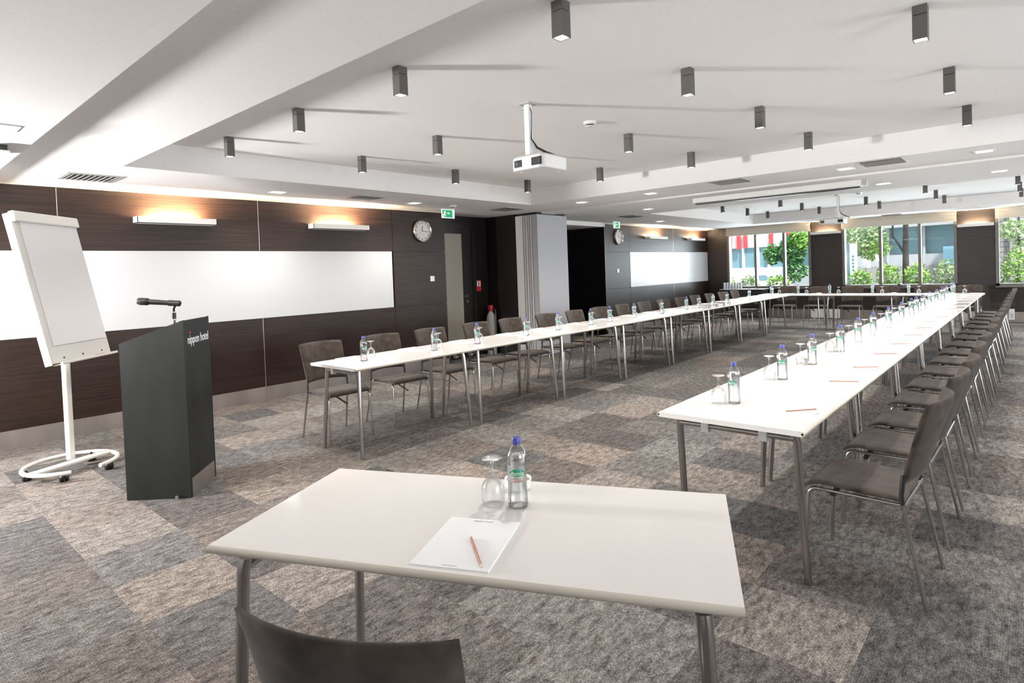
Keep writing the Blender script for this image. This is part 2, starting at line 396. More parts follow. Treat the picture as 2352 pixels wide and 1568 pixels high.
# window wall
w = MB()
SILL, HEAD = .80, 2.40
for a, b in ((XL - 1.7, -6.72), (-4.48, -3.74), (-1.37, -.68), (1.62, 3.6)): w.box(a, b, YF, YF + .25, 0, SZ + .05)
for a, b in ((-6.72, -4.48), (-3.74, -1.37), (-.68, 1.62)):
    w.box(a, b, YF, YF + .25, 0, SILL); w.box(a, b, YF, YF + .25, HEAD, SZ + .05)
struct('wall_back', w, 'wood_end')
struct('baseboard_back', MB().box(XL, XR, YF - .012, YF, 0, .22), 'skirting')
sm = MB()
for a, b in ((XL, -6.72), (-4.48, -3.74), (-1.37, -.68)):
    for z in (1.03, 1.87): sm.box(a + .01, b - .01, YF - .002, YF + .001, z - .004, z + .004)
struct('trim_5', sm, 'seam_dark')
for k, (a, b, mull) in enumerate(((-6.72, -4.48, (-5.93, -5.17)), (-3.74, -1.37, (-2.90, -2.09)), (-.68, 1.62, (.1, .85)))):
    win = bpy.data.objects.new('window_%d' % (k + 1), None); COL.objects.link(win); win.location = ((a + b) / 2, YF, SILL); win['kind'] = 'structure'
    cx = (a + b) / 2; hw = (b - a) / 2; H_ = HEAD - SILL
    f = MB().box(-hw, -hw + .06, -.03, .16, 0, H_).box(hw - .06, hw, -.03, .16, 0, H_).box(-hw, hw, -.03, .16, 0, .055).box(-hw, hw, -.03, .16, H_ - .05, H_)
    f.build('window_frame', 'window_metal', win)
    for mx in mull: MB().box(mx - cx - .03, mx - cx + .03, .0, .14, .055, H_ - .05).build('mullion', 'window_metal', win)
    e = [-hw + .06] + [mx - cx for mx in mull] + [hw - .06]
    for q in range(3): MB().box(e[q] + (.03 if q else 0), e[q + 1] - (.03 if q < 2 else 0), .07, .076, .055, H_ - .05).build('window_pane', 'pane_glass', win)
    MB().box(-hw - .01, hw + .01, -.10, 0, -.03, 0).build('window_sill', 'window_metal', win)
    o = thing('roller_blind', ['rolled-up cream blind over the leftmost end window', 'rolled-up cream blind over the middle end window', 'rolled-up cream blind over the rightmost end window'][k], 'blind', (cx, YF - .07, 2.31))
    MB().box(-hw + .0, hw - .0, -.012, 0, 0, .20).build('blind_fabric', 'blind', o)
    MB().tube([(-hw + .005, -.006, .0), (hw - .005, -.006, .0)], .012, 8).build('bottom_bar', 'blind', o, True)
    MB().box(-hw, hw, -.03, .035, .16, .215).build('cassette', 'blind', o, bevel=.006)
# right wall with its windows, near wall (both outside the picture, they close the room and let daylight in)
w = MB(); ys = [(-.1, 2.1), (3.5, 5.7), (7.1, 9.3), (10.7, 12.9), (13.9, 16.1)]
prev = YN
for a, b in ys:
    w.box(XR, XR + .2, prev, a, 0, SZ + .05); w.box(XR, XR + .2, a, b, 0, .8); w.box(XR, XR + .2, a, b, 2.35, SZ + .05); prev = b
w.box(XR, XR + .2, prev, 17.4, 0, SZ + .05)
struct('wall_right', w, 'wood')
struct('wall_front', MB().box(-9.2, 3.6, YN - .2, YN, 0, 2.45), 'ceiling_paint')

# ------------------------------------------------------------------ ceiling fittings
def make_spot():
    t = thing('ceiling_spotlight', '', 'spotlight')
    MB().box(-.032, .032, -.032, .032, -.046, 0).build('mount_block', 'spot_body', t, bevel=.001)
    MB().box(-.027, .027, -.027, .027, -.050, -.046).build('groove', 'seam_dark', t)
    b = MB(); o_, i_, z0, z1 = .032, .0275, -.170, -.050
    b.box(-o_, o_, -o_, -i_, z0, z1).box(-o_, o_, i_, o_, z0, z1).box(-o_, -i_, -i_, i_, z0, z1).box(i_, o_, -i_, i_, z0, z1).box(-i_, i_, -i_, i_, -.13, z1)
    b.build('lamp_housing', 'spot_body', t)
    rf = MB().lathe([(.012, -.135), (.0265, -.168)], seg=20).build('reflector', 'reflector', t, True)
    MB().box(-.027, .027, -.027, .027, -.1665, -.164).build('lamp_lens', 'lamp_white', t)
    d = bpy.data.lights.new('spot_beam', 'SPOT'); d.energy = 38; d.color = (1, .95, .89); d.spot_size = R(120); d.spot_blend = .9; d.shadow_soft_size = .03
    l = bpy.data.objects.new('spot_beam', d); COL.objects.link(l); l.parent = t; l.location = (0, 0, -.178)
    return t
spot = Kit(make_spot())
GX = (-5.3, -4.11, -2.90, -1.68, -.43); GY = (2.32, 3.69, 5.03, 6.40)
colname = ['leftmost column', 'second column from the left', 'middle column', 'fourth column', 'right column']
rowname = ['nearest row', 'second row', 'third row', 'far row']
for i, x in enumerate(GX):
    for j, y in enumerate(GY):
        if (i, j) in ((4, 0), (2, 1)): continue
        spot.put((x, y, CZ), 0, 'black cube spotlight on the near ceiling recess, %s, %s' % (colname[i], rowname[j]), 'black spotlights in the near ceiling recess')
for i, x in enumerate((-4.99, -3.82, -2.60, -1.43, -.21)):
    for j, y in enumerate((12.5, 13.95, 15.33)):
        if (i, j) == (2, 0): continue
        spot.put((x, y, CZ), 0, 'small black spotlight in the far ceiling recess, %s, %s row' % (['leftmost column', 'second column', 'middle column', 'fourth column', 'right column'][i], ['near', 'middle', 'far'][j]), 'black spotlights in the far ceiling recess')
def make_down():
    t = thing('recessed_downlight', '', 'downlight')
    f = MB(); 
    for a in ((-.085, .085, -.085, -.065), (-.085, .085, .065, .085), (-.085, -.065, -.065, .065), (.065, .085, -.065, .065)): f.box(*a, -.006, .0)
    f.build('trim_ring', 'white_plastic', t)
    MB().box(-.065, .065, -.065, .065, -.003, -.001).build('lamp_lens', 'lamp_white', t)
    d = bpy.data.lights.new('down_beam', 'SPOT'); d.energy = 50; d.color = (1, .95, .88); d.spot_size = R(140); d.spot_blend = .8; d.shadow_soft_size = .05
    l = bpy.data.objects.new('down_beam', d); COL.objects.link(l); l.parent = t; l.location = (0, 0, -.012)
    return t
down = Kit(make_down())
for x, n in ((-5.22, 'leftmost'), (-4.04, 'second'), (-1.61, 'third'), (-.38, 'rightmost')): down.put((x, 7.58, SZ), 0, 'square recessed downlight in front of the ceiling track, %s of its line' % n, 'recessed downlights between the two ceiling recesses')
for x, n in ((-5.16, 'leftmost'), (-3.98, 'second'), (-1.57, 'third'), (-.34, 'rightmost')): down.put((x, 9.55, SZ), 0, 'square recessed downlight behind the ceiling track, %s of its line' % n, 'recessed downlights between the two ceiling recesses')
down.put((-6.62, 3.44, SZ), 0, 'recessed downlight between the two wall sconces above the dark wall', 'recessed downlights over the left wall')
down.put((-6.62, 5.46, SZ), 0, 'recessed downlight above the dark wall close to the clock', 'recessed downlights over the left wall')
down.put((-4.27, .62, 2.40), 0, 'recessed downlight at the upper left edge of the view, in the lowered ceiling', None)
down.put((-6.4, 12.4, SZ), 0, 'recessed downlight above the far clock', 'recessed downlights over the left wall')
def vent(x, y, sx, sy, label, z=SZ, slat='grey_plastic'):
    t = thing('air_vent', label, 'air vent', (x, y, z), 0, 'square air vents in the ceiling')
    hx, hy = sx / 2, sy / 2; f = MB(); w_ = .03
    f.box(-hx, hx, -hy, -hy + w_, -.008, 0).box(-hx, hx, hy - w_, hy, -.008, 0).box(-hx, -hx + w_, -hy + w_, hy - w_, -.008, 0).box(hx - w_, hx, -hy + w_, hy - w_, -.008, 0)
    f.build('vent_frame', 'grey_plastic', t); MB().box(-hx + w_, hx - w_, -hy + w_, hy - w_, -.002, -.0005).build('backing', 'seam_dark', t)
    s_ = MB(); n_ = 9
    for k in range(n_):
        yy = -hy + w_ + (2 * hy - 2 * w_) * (k + .5) / n_
        M = Matrix.Translation((0, yy, -.008)) @ Matrix.Rotation(R(35), 4, 'X'); s_.box(-hx + w_, hx - w_, -.014, .014, -.0012, .0012, M)
    s_.build('slats', slat, t)
vent(-6.64, 1.61, .42, .44, 'pale air vent in the ceiling above the flip chart', slat='white_plastic')
vent(-6.5, 4.55, .34, .4, 'half lit air vent above the second wall sconce', slat='white_plastic')
vent(-6.49, 7.27, .44, .44, 'dark air vent in the ceiling before the folding partition')
vent(-2.85, 7.41, .43, .43, 'air vent in front of the ceiling track, left of the two')
vent(-1.22, 7.42, .43, .43, 'air vent in front of the ceiling track, right of the two')
vent(-6.07, 10.55, .38, .45, 'dark air vent near the far clock and exit sign')
vent(-2.68, 9.3, .4, .45, 'air vent behind the projection screen case')
vent(-2.55, 16.5, .42, .3, 'narrow air vent above the middle end window')
def detector(x, y, z, label):
    t = thing('smoke_detector', label, 'smoke detector', (x, y, z))
    MB().lathe([(0, 0), (.055, 0), (.055, -.018), (.045, -.025), (0, -.025)][::-1], seg=24).build('detector_base', 'white_plastic', t, True)
    MB().lathe([(.034, -.025), (.034, -.036)], seg=16).build('sensor_slot', 'seam_dark', t, True)
    MB().lathe([(.04, -.036), (.037, -.042), (0, -.044)], seg=20).build('sensor_cap', 'white_plastic', t, True)
detector(-2.88, 4.35, CZ, 'round white smoke detector beside the near projector')
detector(-2.52, 12.9, CZ, 'small smoke detector beside the far projector')
detector(-6.57, 6.16, SZ, 'white smoke detector next to the near exit sign')
o = thing('ceiling_box', 'white box fitting hanging below the lowered ceiling at the far left', 'ceiling fitting', (-4.93, .69, 2.40))
MB().box(-.14, .15, -.05, .04, -.035, 0).build('fitting_body', 'black_plastic', o); MB().box(-.14, .165, -.06, .05, -.045, -.035).build('fitting_cover', 'white_plastic', o)
o = thing('projection_screen_case', 'long white projection screen case under the ceiling with a black slot', 'projector screen', (-2.8, 8.76, SZ - .002), R(2))
MB().box(-1.12, 1.12, -.07, .07, -.085, 0).build('screen_case', 'white_plastic', o, bevel=.008)
MB().box(-1.10, 1.10, -.02, .055, -.105, -.085).build('screen_roll', 'black_plastic', o)
MB().box(1.12, 1.18, -.06, .06, -.08, 0).build('end_cap', 'grey_plastic', o)

def projector(loc, w_, h_, d_, drop, label, polex, name):
    t = thing('projector', label, 'projector', loc)
    hw, hd_ = w_ / 2, d_ / 2
    b = MB().prism([(-hw, -hd_ + .02), (-hw + .03, -hd_), (hw - .03, -hd_), (hw, -hd_ + .03), (hw, hd_ - .03), (hw - .04, hd_), (-hw + .04, hd_), (-hw, hd_ - .03)], -h_ / 2, h_ / 2)
    b.build('projector_body', 'white_plastic', t, bevel=.012)
    MB().box(-hw + .02, hw - .02, -hd_ + .02, hd_ - .02, h_ / 2, h_ / 2 + .012).build('top_cover', 'grey_plastic', t, bevel=.004)
    lx = -hw + .07
    MB().box(lx - .035, lx + .035, -hd_ - .006, -hd_ + .01, -.026, .026).build('lens_surround', 'black_plastic', t, bevel=.003)
    MB().lathe([(0, -.008), (.018, -.004), (.022, 0), (.024, .012)], (lx, -hd_ - .008, 0), 20, Matrix.Rotation(R(-90), 3, 'X')).build('lens', 'clear_glass', t, True)
    MB().box(hw - .105, hw - .012, -hd_ - .004, -hd_ + .01, -.03, .03).build('vent_grille', 'seam_dark', t, bevel=.01)
    px = polex
    MB().box(px - .022, px + .022, -.022, .022, h_ / 2 + .03, drop).box(px - .012, px + .012, -.02, .02, h_ / 2, h_ / 2 + .09).build('mount_column', 'white_plastic', t)
    MB().box(px - .05, px + .05, -.05, .05, drop - .008, drop).box(px - .06, px + .02, -.01, .01, drop - .035, drop - .02).box(px - .1, px + .1, -.012, .012, h_ / 2 + .012, h_ / 2 + .024).box(px - .012, px + .012, -.1, .1, h_ / 2 + .012, h_ / 2 + .024).build('mount_bracket', 'grey_plastic', t)
    MB().tube([(px + .02, 0, drop - .03), (px + .035, 0, drop - .07), (px + .03, 0, drop - .2), (px + .025, 0, h_ / 2 + .16), (px + .06, .02, h_ / 2 + .09), (px + .12, .05, h_ / 2 + .05), (px + .16, .1, h_ / 2 + .03), (px + .17, .14, h_ / 2)], [.003, .003, .003, .004, .009, .009, .007, .006], 8).build('cable', 'black_plastic', t, True)
    MB().tube([(hw - .05, hd_ - .05, -h_ / 2), (hw - .05, hd_ - .05, -h_ / 2 - .02)], .008, 8).tube([(-hw + .06, -hd_ + .05, -h_ / 2), (-hw + .06, -hd_ + .05, -h_ / 2 - .015)], .008, 8).build('foot', 'grey_plastic', t)
    return t
projector((-2.785, 3.52, 2.295), .30, .098, .32, CZ - 2.295, 'white projector hanging from the near ceiling recess on a white column', -.10, 'a')
projector((-2.95, 12.8, 2.25), .44, .09, .32, CZ - 2.25, 'white projector hanging from the far ceiling recess before the windows', .09, 'b')

# wall sconces: open white trays with warm light going up the panelling
def sconce(loc, rz, L, label, depth=.14, watts=56):
    t = thing('wall_sconce', label, 'wall lamp', loc, rz, 'white tray wall lamps')
    b = MB().box(-L / 2, L / 2, -depth, -depth + .006, -.035, .035).box(-L / 2, -L / 2 + .006, -depth, 0, -.035, .035).box(L / 2 - .006, L / 2, -depth, 0, -.035, .035).box(-L / 2, L / 2, -depth, 0, -.035, -.029)
    b.build('tray', 'white_plastic', t)
    MB().tube([(-L * .3, -depth / 2, -.012), (L * .3, -depth / 2, -.012)], .010, 8).build('lamp_tube', 'lamp_warm', t, True)
    d = bpy.data.lights.new('sconce_glow', 'AREA'); d.shape = 'RECTANGLE'; d.size = L * .62; d.size_y = .03; d.energy = watts; d.color = (1, .76, .48)
    l = bpy.data.objects.new('sconce_glow', d); COL.objects.link(l); l.parent = t; l.location = (0, -depth * .78, .0); l.rotation_euler = (R(180) - R(22), 0, 0)
    return t
sconce((XL, 2.54, 2.205), R(90), .82, 'long white tray sconce on the dark wall above the lectern')
sconce((XL, 4.63, 2.205), R(90), .88, 'white tray sconce on the dark wall left of the near clock')
sconce((XL, 13.8, 2.23), R(90), .95, 'white tray sconce over the far writing band, nearer the far clock')
sconce((XL, 16.15, 2.23), R(90), .9, 'white tray sconce over the far writing band, nearer the windows')
sconce((-4.11, YF, 2.22), 0, .70, 'white sconce on the dark pier between the left and middle end windows', watts=12)
sconce((-1.025, YF, 2.18), 0, .66, 'white sconce on the dark pier between the middle and right end windows', watts=12)

# clocks
def clock(y, z, r, label):
    t = thing('wall_clock', label, 'clock', (XL, y, z), R(90))
    Rx = Matrix.Rotation(R(90), 3, 'X')
    MB().lathe([(r - .004, 0), (r + .0, .0), (r, .035), (r - .008, .045), (r - .022, .038), (r - .024, .02)], seg=48, M=Rx).build('clock_rim', 'chrome', t, True)
    MB().lathe([(0, .02), (r - .022, .02)], seg=48, M=Rx).build('clock_face', 'clock_face', t)
    Mf = Matrix.Translation((0, -.022, 0)) @ Matrix.Rotation(R(90), 4, 'X')
    MB().box(-.004, .004, -.01, r * .45, 0, .002, Mf @ Matrix.Rotation(R(-7), 4, 'Z')).build('hour_hand', 'dark_print', t)
    MB().box(-.003, .003, -.01, r * .68, .002, .004, Mf @ Matrix.Rotation(R(-96), 4, 'Z')).build('minute_hand', 'dark_print', t)
    for k in range(1, 13):
        a = R(90 - 30 * k); text_mesh('numeral', str(k), r * .24, Mf @ Matrix.Translation((math.cos(a) * r * .72, math.sin(a) * r * .72, 0)), 'dark_print', t)
    return t
clock(6.14, 2.20, .18, 'round silver wall clock beside the near exit sign')
clock(12.04, 2.22, .18, 'round wall clock under the far exit sign')
for y, z, lab in ((6.33, 1.44, 'white light switch on the dark wall below the near clock'), (12.0, 1.44, 'small grey switch on the wall below the far clock')):
    o = thing('light_switch', lab, 'light switch', (XL, y, z), R(90)); MB().box(-.042, .042, -.008, 0, -.042, .042).build('switch_plate', 'white_plastic', o, bevel=.002); MB().box(-.025, .025, -.012, -.008, -.03, .03).build('rocker', 'white_plastic', o, bevel=.001)

def exit_sign(y, w_, label):
    t = thing('exit_sign', label, 'exit sign', (-7.0, y, 2.39), R(90), 'green exit signs')
    h_ = .14
    MB().box(-w_ / 2, w_ / 2, -.006, .006, 0, h_).build('sign_panel', 'exit_white', t)
    MB().box(-w_ / 2 + .01, w_ / 2 - .045, -.0075, -.006, .012, h_ - .01).build('green_field', 'exit_green', t)
    M = Matrix.Translation((-w_ / 2 + .01, -.0075, .012)) @ Matrix.Rotation(R(90), 4, 'X')
    p = MB(); z = .0
    # door, running figure and arrow
    p.box(.012, .035, 0, .05, 0, .001, M)
    p.lathe([(0, .0012), (.010, .0012)], (0, 0, 0), 12)
    hv = [M @ Vector((.060 + q[0], .100 + q[1], .001)) for q in [(math.cos(k * PI / 6) * .010, math.sin(k * PI / 6) * .010) for k in range(12)]]
    p.v = p.v[:8]; p.f = p.f[:6]; p.add(hv, [tuple(range(12))])
    def limb(a, b, w2):
        a = Vector(a); b = Vector(b); n_ = Vector((-(b - a).y, (b - a).x)).normalized() * w2
        p.prism([tuple(a - n_), tuple(b - n_), tuple(b + n_), tuple(a + n_)], 0, .001, M)
    limb((.056, .088), (.046, .052), .009); limb((.048, .055), (.066, .034), .006); limb((.066, .034), (.062, .012), .005); limb((.046, .055), (.034, .032), .006); limb((.034, .032), (.016, .034), .005)
    limb((.054, .084), (.074, .070), .004); limb((.052, .084), (.032, .086), .004); limb((.032, .086), (.026, .068), .004)
    p.build('running_figure', 'exit_white', t)
    p = MB(); p.prism([(.085, .061), (.130, .061), (.130, .048), (.158, .066), (.130, .084), (.130, .071), (.085, .071)], 0, .001, M); p.build('arrow', 'exit_white', t)
    MB().box(-w_ / 2, w_ / 2, -.012, .012, h_, h_ + .004 + -.0).tube([(-w_ / 4, 0, h_ - .002), (-w_ / 4, 0, h_ + .0)], .003, 6).build('bracket', 'white_plastic', t)
    return t
exit_sign(6.45, .27, 'green running man exit sign hanging by the near clock')
exit_sign(11.51, .26, 'green running man exit sign hanging by the far clock')
# the small round fixing of each sign belongs to the ceiling line

# ------------------------------------------------------------------ tables
TH = .765
def make_table(L, Wd, ends=((.10, .07, .235, .290), (.10, .07, .235, .290))):
    t = thing('folding_table', '', 'table')
    hl, hw = L / 2, Wd / 2
    MB().box(-hl, hl, -hw + .012, hw - .012, TH - .024, TH).build('tabletop', 'white_laminate', t)
    for sy in (-1, 1):
        pr = [(hw - .012, TH), (hw - .003, TH - .003), (hw, TH - .010), (hw - .002, TH - .018), (hw - .012, TH - .024)]
        n_ = len(pr); vs = [(x, sy * y, z) for x in (-hl, hl) for y, z in pr]
        fs = [(k, k + 1, k + 1 + n_, k + n_) for k in range(n_ - 1)] + [tuple(range(n_)), tuple(range(n_, 2 * n_))[::-1]]
        if sy > 0: fs = [f[::-1] for f in fs]
        MB().add(vs, fs).build('edge_nosing', 'cream_edge', t, True, angle=60)
        for sx in (-1, 1):
            MB().tube([(sx * (hl + .0005), sy * (hw - .010), TH - .012), (sx * (hl - .002), sy * (hw - .010), TH - .012)], .0055, 8).build('edge_hole', 'seam_dark', t)
    for sx in (-1, 1):
        it, if_, yt, yf = ends[0 if sx < 0 else 1]
        x1 = hl - it
        MB().tube([(sx * x1, -yt, .700), (sx * x1, yt, .700)], .0145, 12).build('crossbar', 'steel', t, True)
        for sy in (-1, 1):
            MB().tube([(sx * x1, sy * yt, .722), (sx * (x1 + (it - if_) * .1), sy * (yt + .008), .685), (sx * (hl - if_), sy * yf, .0)], [.018, .018, .0165], 14).build('leg', 'steel', t, True)
            MB().box(sx * x1 - .03, sx * x1 + .03, sy * .14 - .028, sy * .14 + .028, .722, TH - .024).box(sx * x1 - .018, sx * x1 + .018, sy * .14 - .02, sy * .14 + .02, .668, .722).build('clamp', 'grey_plastic', t, bevel=.004)
    MB().box(-hl + .12, hl - .12, -.17, -.13, .722, .741).box(-hl + .12, hl - .12, .13, .17, .722, .741).build('under_rail', 'black_plastic', t)
    return t
tab = Kit(make_table(1.396, .70))
LX, RX, TY0, TP = -4.465, -1.105, 2.72, 1.40
for k in range(8):
    tab.put((LX, TY0 + TP * (k + .5), 0), R(90), 'white topped table in the left row, %s counted from the lectern end' % ORD[k], 'white tables of the left row')
first_right = make_table(1.396, .70, ((.11, .20, .275, .295), (.10, .07, .235, .290)))
first_right.location = (RX, TY0 + TP * .5, 0); first_right.rotation_euler = (0, 0, R(90)); tag(first_right, 'white topped table in the right row, nearest to the foreground table', 'table', 'white tables of the right row')
for k in range(1, 8):
    tab.put((RX, TY0 + TP * (k + .5), 0), R(90), 'white topped table in the right row, %s counted from the front' % ORD[k], 'white tables of the right row')
tab2 = Kit(make_table(1.36, .70))
for k, n in enumerate(('left', 'middle', 'right')):
    tab2.put((-4.13 + 1.362 * k - .02, 14.30, 0), 0, 'white topped table of the far cross row by the windows, %s one of three' % n, 'white tables of the far cross row')
ft = make_table(1.41, .68, ((.095, .06, .295, .325), (.085, .05, .295, .325))); ft.location = (-1.2525, 1.251, 0); ft.rotation_euler = (0, 0, R(25)); ft['label'] = 'white table standing alone in the foreground with a chair behind it'

# ------------------------------------------------------------------ chairs
def make_chair():
    t = thing('chair', '', 'chair')
    def seat(u, v):
        y = .034 + .200 * v; z = .452 - .010 * (1 - u * u) * (1 - v * v) + .008 * v
        if v > .6: q = (v - .6) / .4; z -= .030 * q * q
        x = (.222 - .012 * (v < 0) * v * v) * u
        return (x, y, z)
    th = lambda u, v: .030 * (.30 + .70 * math.sqrt(max(0, (1 - u ** 8) * (1 - v ** 8))))
    MB().shell(seat, 14, 14, th).build('seat', 'suede', t, True, angle=80)
    def back(u, v):
        q = (v + 1) / 2
        z = .530 + .358 * q; y = -.163 - .080 * q - .018 * q * q - (.045 + .014 * q) * (1 - u * u)
        if v > .8: z -= .006 * u * u
        return ((.212 + .016 * q) * u, y, z - .012 * u * u * (1 - q))
    MB().shell(back, 16, 12, lambda u, v: .026 * (.35 + .65 * math.sqrt(max(0, (1 - u ** 10) * (1 - v ** 10))))).build('backrest', 'suede', t, True, angle=80)
    for s in (-1, 1):
        MB().tube([(s * .228, .238, 0), (s * .214, .218, .385), (s * .213, .214, .405), (s * .211, .200, .420), (s * .209, .18, .424)], .0092, 10).build('leg', 'chrome', t, True)
        MB().tube([(s * .232, -.247, 0), (s * .212, -.168, .41), (s * .211, -.163, .43)], .0092, 10).build('leg', 'chrome', t, True)
        MB().tube([(s * .211, -.163, .425), (s * .212, -.160, .47), (s * .209, -.168, .56)], .010, 8).build('back_post', 'black_plastic', t, True)
    MB().tube([(-.209, .185, .424), (-.211, -.160, .425)], .0075, 8).tube([(.209, .185, .424), (.211, -.160, .425)], .0075, 8).tube([(-.211, -.17, .424), (.211, -.17, .424)], .0075, 8).build('seat_frame', 'chrome', t, True)
    MB().box(-.012, .012, -.09, .09, -.006, .006, Matrix.Translation((.06, .14, .385)) @ Matrix.Rotation(R(62), 4, 'Z') @ Matrix.Rotation(R(-38), 4, 'X')).build('linking_arm', 'black_plastic', t)
    return t
chair = Kit(make_chair())
LCY = [3.09, 3.80, 4.48, 5.24, 5.89, 6.65, 7.35, 8.05, 8.72, 9.45, 10.15, 10.88, 11.58, 12.3, 13.0, 13.68]
for k, y in enumerate(LCY):
    chair.put((-4.995 + random.uniform(-.012, .012), y, 0), R(-90 + random.uniform(-2, 2)), 'brown suede chair behind the left table row, %s from the lectern end' % ORD[k], 'brown chairs of the left row')
RCY = [3.23, 3.94, 4.54, 5.25, 5.92, 6.65, 7.35, 8.05, 8.74, 9.5, 10.2, 10.95, 11.7, 12.4, 13.1, 13.78]
for k, y in enumerate(RCY):
    chair.put((-.608 + (.018 if k else 0) + random.uniform(-.004, .012), y, 0), R(90 + random.uniform(-2, 2)), 'brown suede chair behind the right table row, %s from the front' % ORD[k], 'brown chairs of the right row')
for k, x in enumerate((-4.62, -3.92, -3.20, -2.50, -1.78, -1.06)):
    chair.put((x, 15.28, 0), R(180 + random.uniform(-2, 2)), 'dark chair with its back to the windows at the far cross row, %s from left' % ORD[k], 'chairs of the far cross row')
chair.put((-1.052, .806, 0), R(25), 'brown chair seen from behind at the foreground table')

# ------------------------------------------------------------------ bottles, glasses, pads, pencils, bowls
def make_bottle():
    t = thing('water_bottle', '', 'bottle')
    prof = [(0, .0015), (.022, .0), (.0295, .002), (.0318, .008), (.0312, .03), (.0302, .055), (.0294, .075), (.0296, .095), (.0300, .115), (.0304, .132), (.0326, .144), (.0332, .152), (.0318, .163), (.0275, .174), (.021, .184), (.0145, .193), (.0128, .198), (.0128, .206)]
    MB().lathe(prof, seg=28).build('bottle_body', 'bottle_plastic', t, True, angle=70)
    wp = [(r - .0012 if r > .002 else 0, max(z, .003)) for r, z in prof if z < .166] + [(0.0, .163)]
    MB().lathe(wp, seg=28).build('water', 'water', t, True, angle=60)
    MB().lathe([(.0133, .196), (.0148, .197), (.0148, .213), (.0135, .2165), (0, .217)], seg=24).build('cap', 'cap_blue', t, True)
    MB().lathe([(.0152, .1935), (.0152, .196), (.013, .197)], seg=20).build('neck_ring', 'bottle_plastic', t, True)
    lab = MB().lathe([(.0299, .082), (.0301, .100), (.0305, .132)], seg=28).build('label', 'label_film', t, True)
    rr = .0309
    def patch(pts, mat_, nm, dr):
        vs = []
        for a, z in pts: vs.append(((rr + dr) * math.sin(a), -(rr + dr) * math.cos(a), z))
        return MB().add(vs, [tuple(range(len(vs)))]).build(nm, mat_, lab)
    # oval emblem with peaks, in strips so that it follows the curve
    g = MB(); N = 14
    for i in range(N):
        a0 = -.88 + 1.76 * i / N; a1 = -.88 + 1.76 * (i + 1) / N; q = []
        for a in (a0, a1):
            e = math.sqrt(max(0, 1 - (a / .88) ** 2)); q.append((.1115 - .0105 * e, .1115 + .0065 * e + .006 * abs(math.sin(a * 4.6)) * (e > .2)))
        vs = [((rr) * math.sin(a), -(rr) * math.cos(a), z) for a, z in ((a0, q[0][0]), (a1, q[1][0]), (a1, q[1][1]), (a0, q[0][1]))]
        g.add(vs, [(0, 1, 2, 3)])
    g.build('emblem', 'green_print', lab)
    g = MB()
    for i in range(6):
        a0 = -.05 + .5 * i / 6; a1 = -.05 + .5 * (i + 1) / 6; g.add([((rr + .0003) * math.sin(a), -(rr + .0003) * math.cos(a), z) for a, z in ((a0, .1185), (a1, .1185), (a1, .1255 - .003 * (i % 2)), (a0, .1245))], [(0, 1, 2, 3)])
    g.build('peaks', 'teal_print', lab)
    text_mesh('lettering', 'damla', .0185, Matrix.Translation((0, 0, .1105)), 'white_print', lab, .0002, bend=rr + .0006)
    g = MB()
    for z in (.0965, .0935): 
        for i in range(8):
            a0 = -.45 + .9 * i / 8; a1 = a0 + .08; g.add([(rr * math.sin(a), -rr * math.cos(a), zz) for a, zz in ((a0, z), (a1, z), (a1, z + .0012), (a0, z + .0012))], [(0, 1, 2, 3)])
    g.build('small_print', 'teal_print', lab)
    return t
thin_glass('label_film', (.93, .95, .95), .3, .4, .22)
def make_goblet():
    t = thing('water_glass', '', 'glass')
    MB().lathe([(.0335, .0005), (.0355, .015), (.0375, .035), (.0365, .055), (.031, .072), (.020, .084), (.008, .092), (.0052, .098)], seg=28).build('bowl', 'clear_glass', t, True, angle=80)
    MB().lathe([(.0052, .098), (.0046, .110), (.0046, .125), (.0058, .136), (.009, .142)], seg=14).build('stem', 'clear_glass', t, True, angle=80)
    MB().lathe([(.009, .142), (.022, .1455), (.0315, .147), (.0325, .1485), (.031, .150), (0, .149)], seg=28).build('foot', 'foot_glass', t, True, angle=80)
    return t
thin_glass('foot_glass', (.95, .96, .96), .6, .35, .45)
bottle = Kit(make_bottle()); goblet = Kit(make_goblet())
def face(x, y): return math.atan2(-x, y)
def pad_thing():
    t = thing('note_pad', '', 'note pad')
    MB().box(-.106, .106, -.1465, .1465, 0, .004).build('paper_block', 'paper', t)
    text_mesh('letterhead', 'nippon hotel', .0115, Matrix.Translation((0, .131, .0041)), 'dark_print', t, .0001)
    text_mesh('footer', 'www', .008, Matrix.Translation((0, -.136, .0041)), 'grey_plastic', t, .0001) if False else MB().box(-.02, .02, -.138, -.135, .004, .0042).build('footer_print', 'grey_plastic', t)
    return t
def pencil_thing():
    t = thing('pencil', '', 'pencil')
    MB().tube([(-.088, 0, .0035), (.072, 0, .0035)], .0035, 6).build('pencil_shaft', 'pencil_wood', t)
    MB().tube([(.072, 0, .0035), (.084, 0, .0035)], [.0035, .0011], 6).build('sharpened_cone', 'cream_edge', t)
    MB().tube([(.084, 0, .0035), (.088, 0, .0035)], [.0011, .0002], 6).build('pencil_lead', 'pencil_tip', t)
    return t
pad = Kit(pad_thing()); pencil = Kit(pencil_thing())
Z = TH
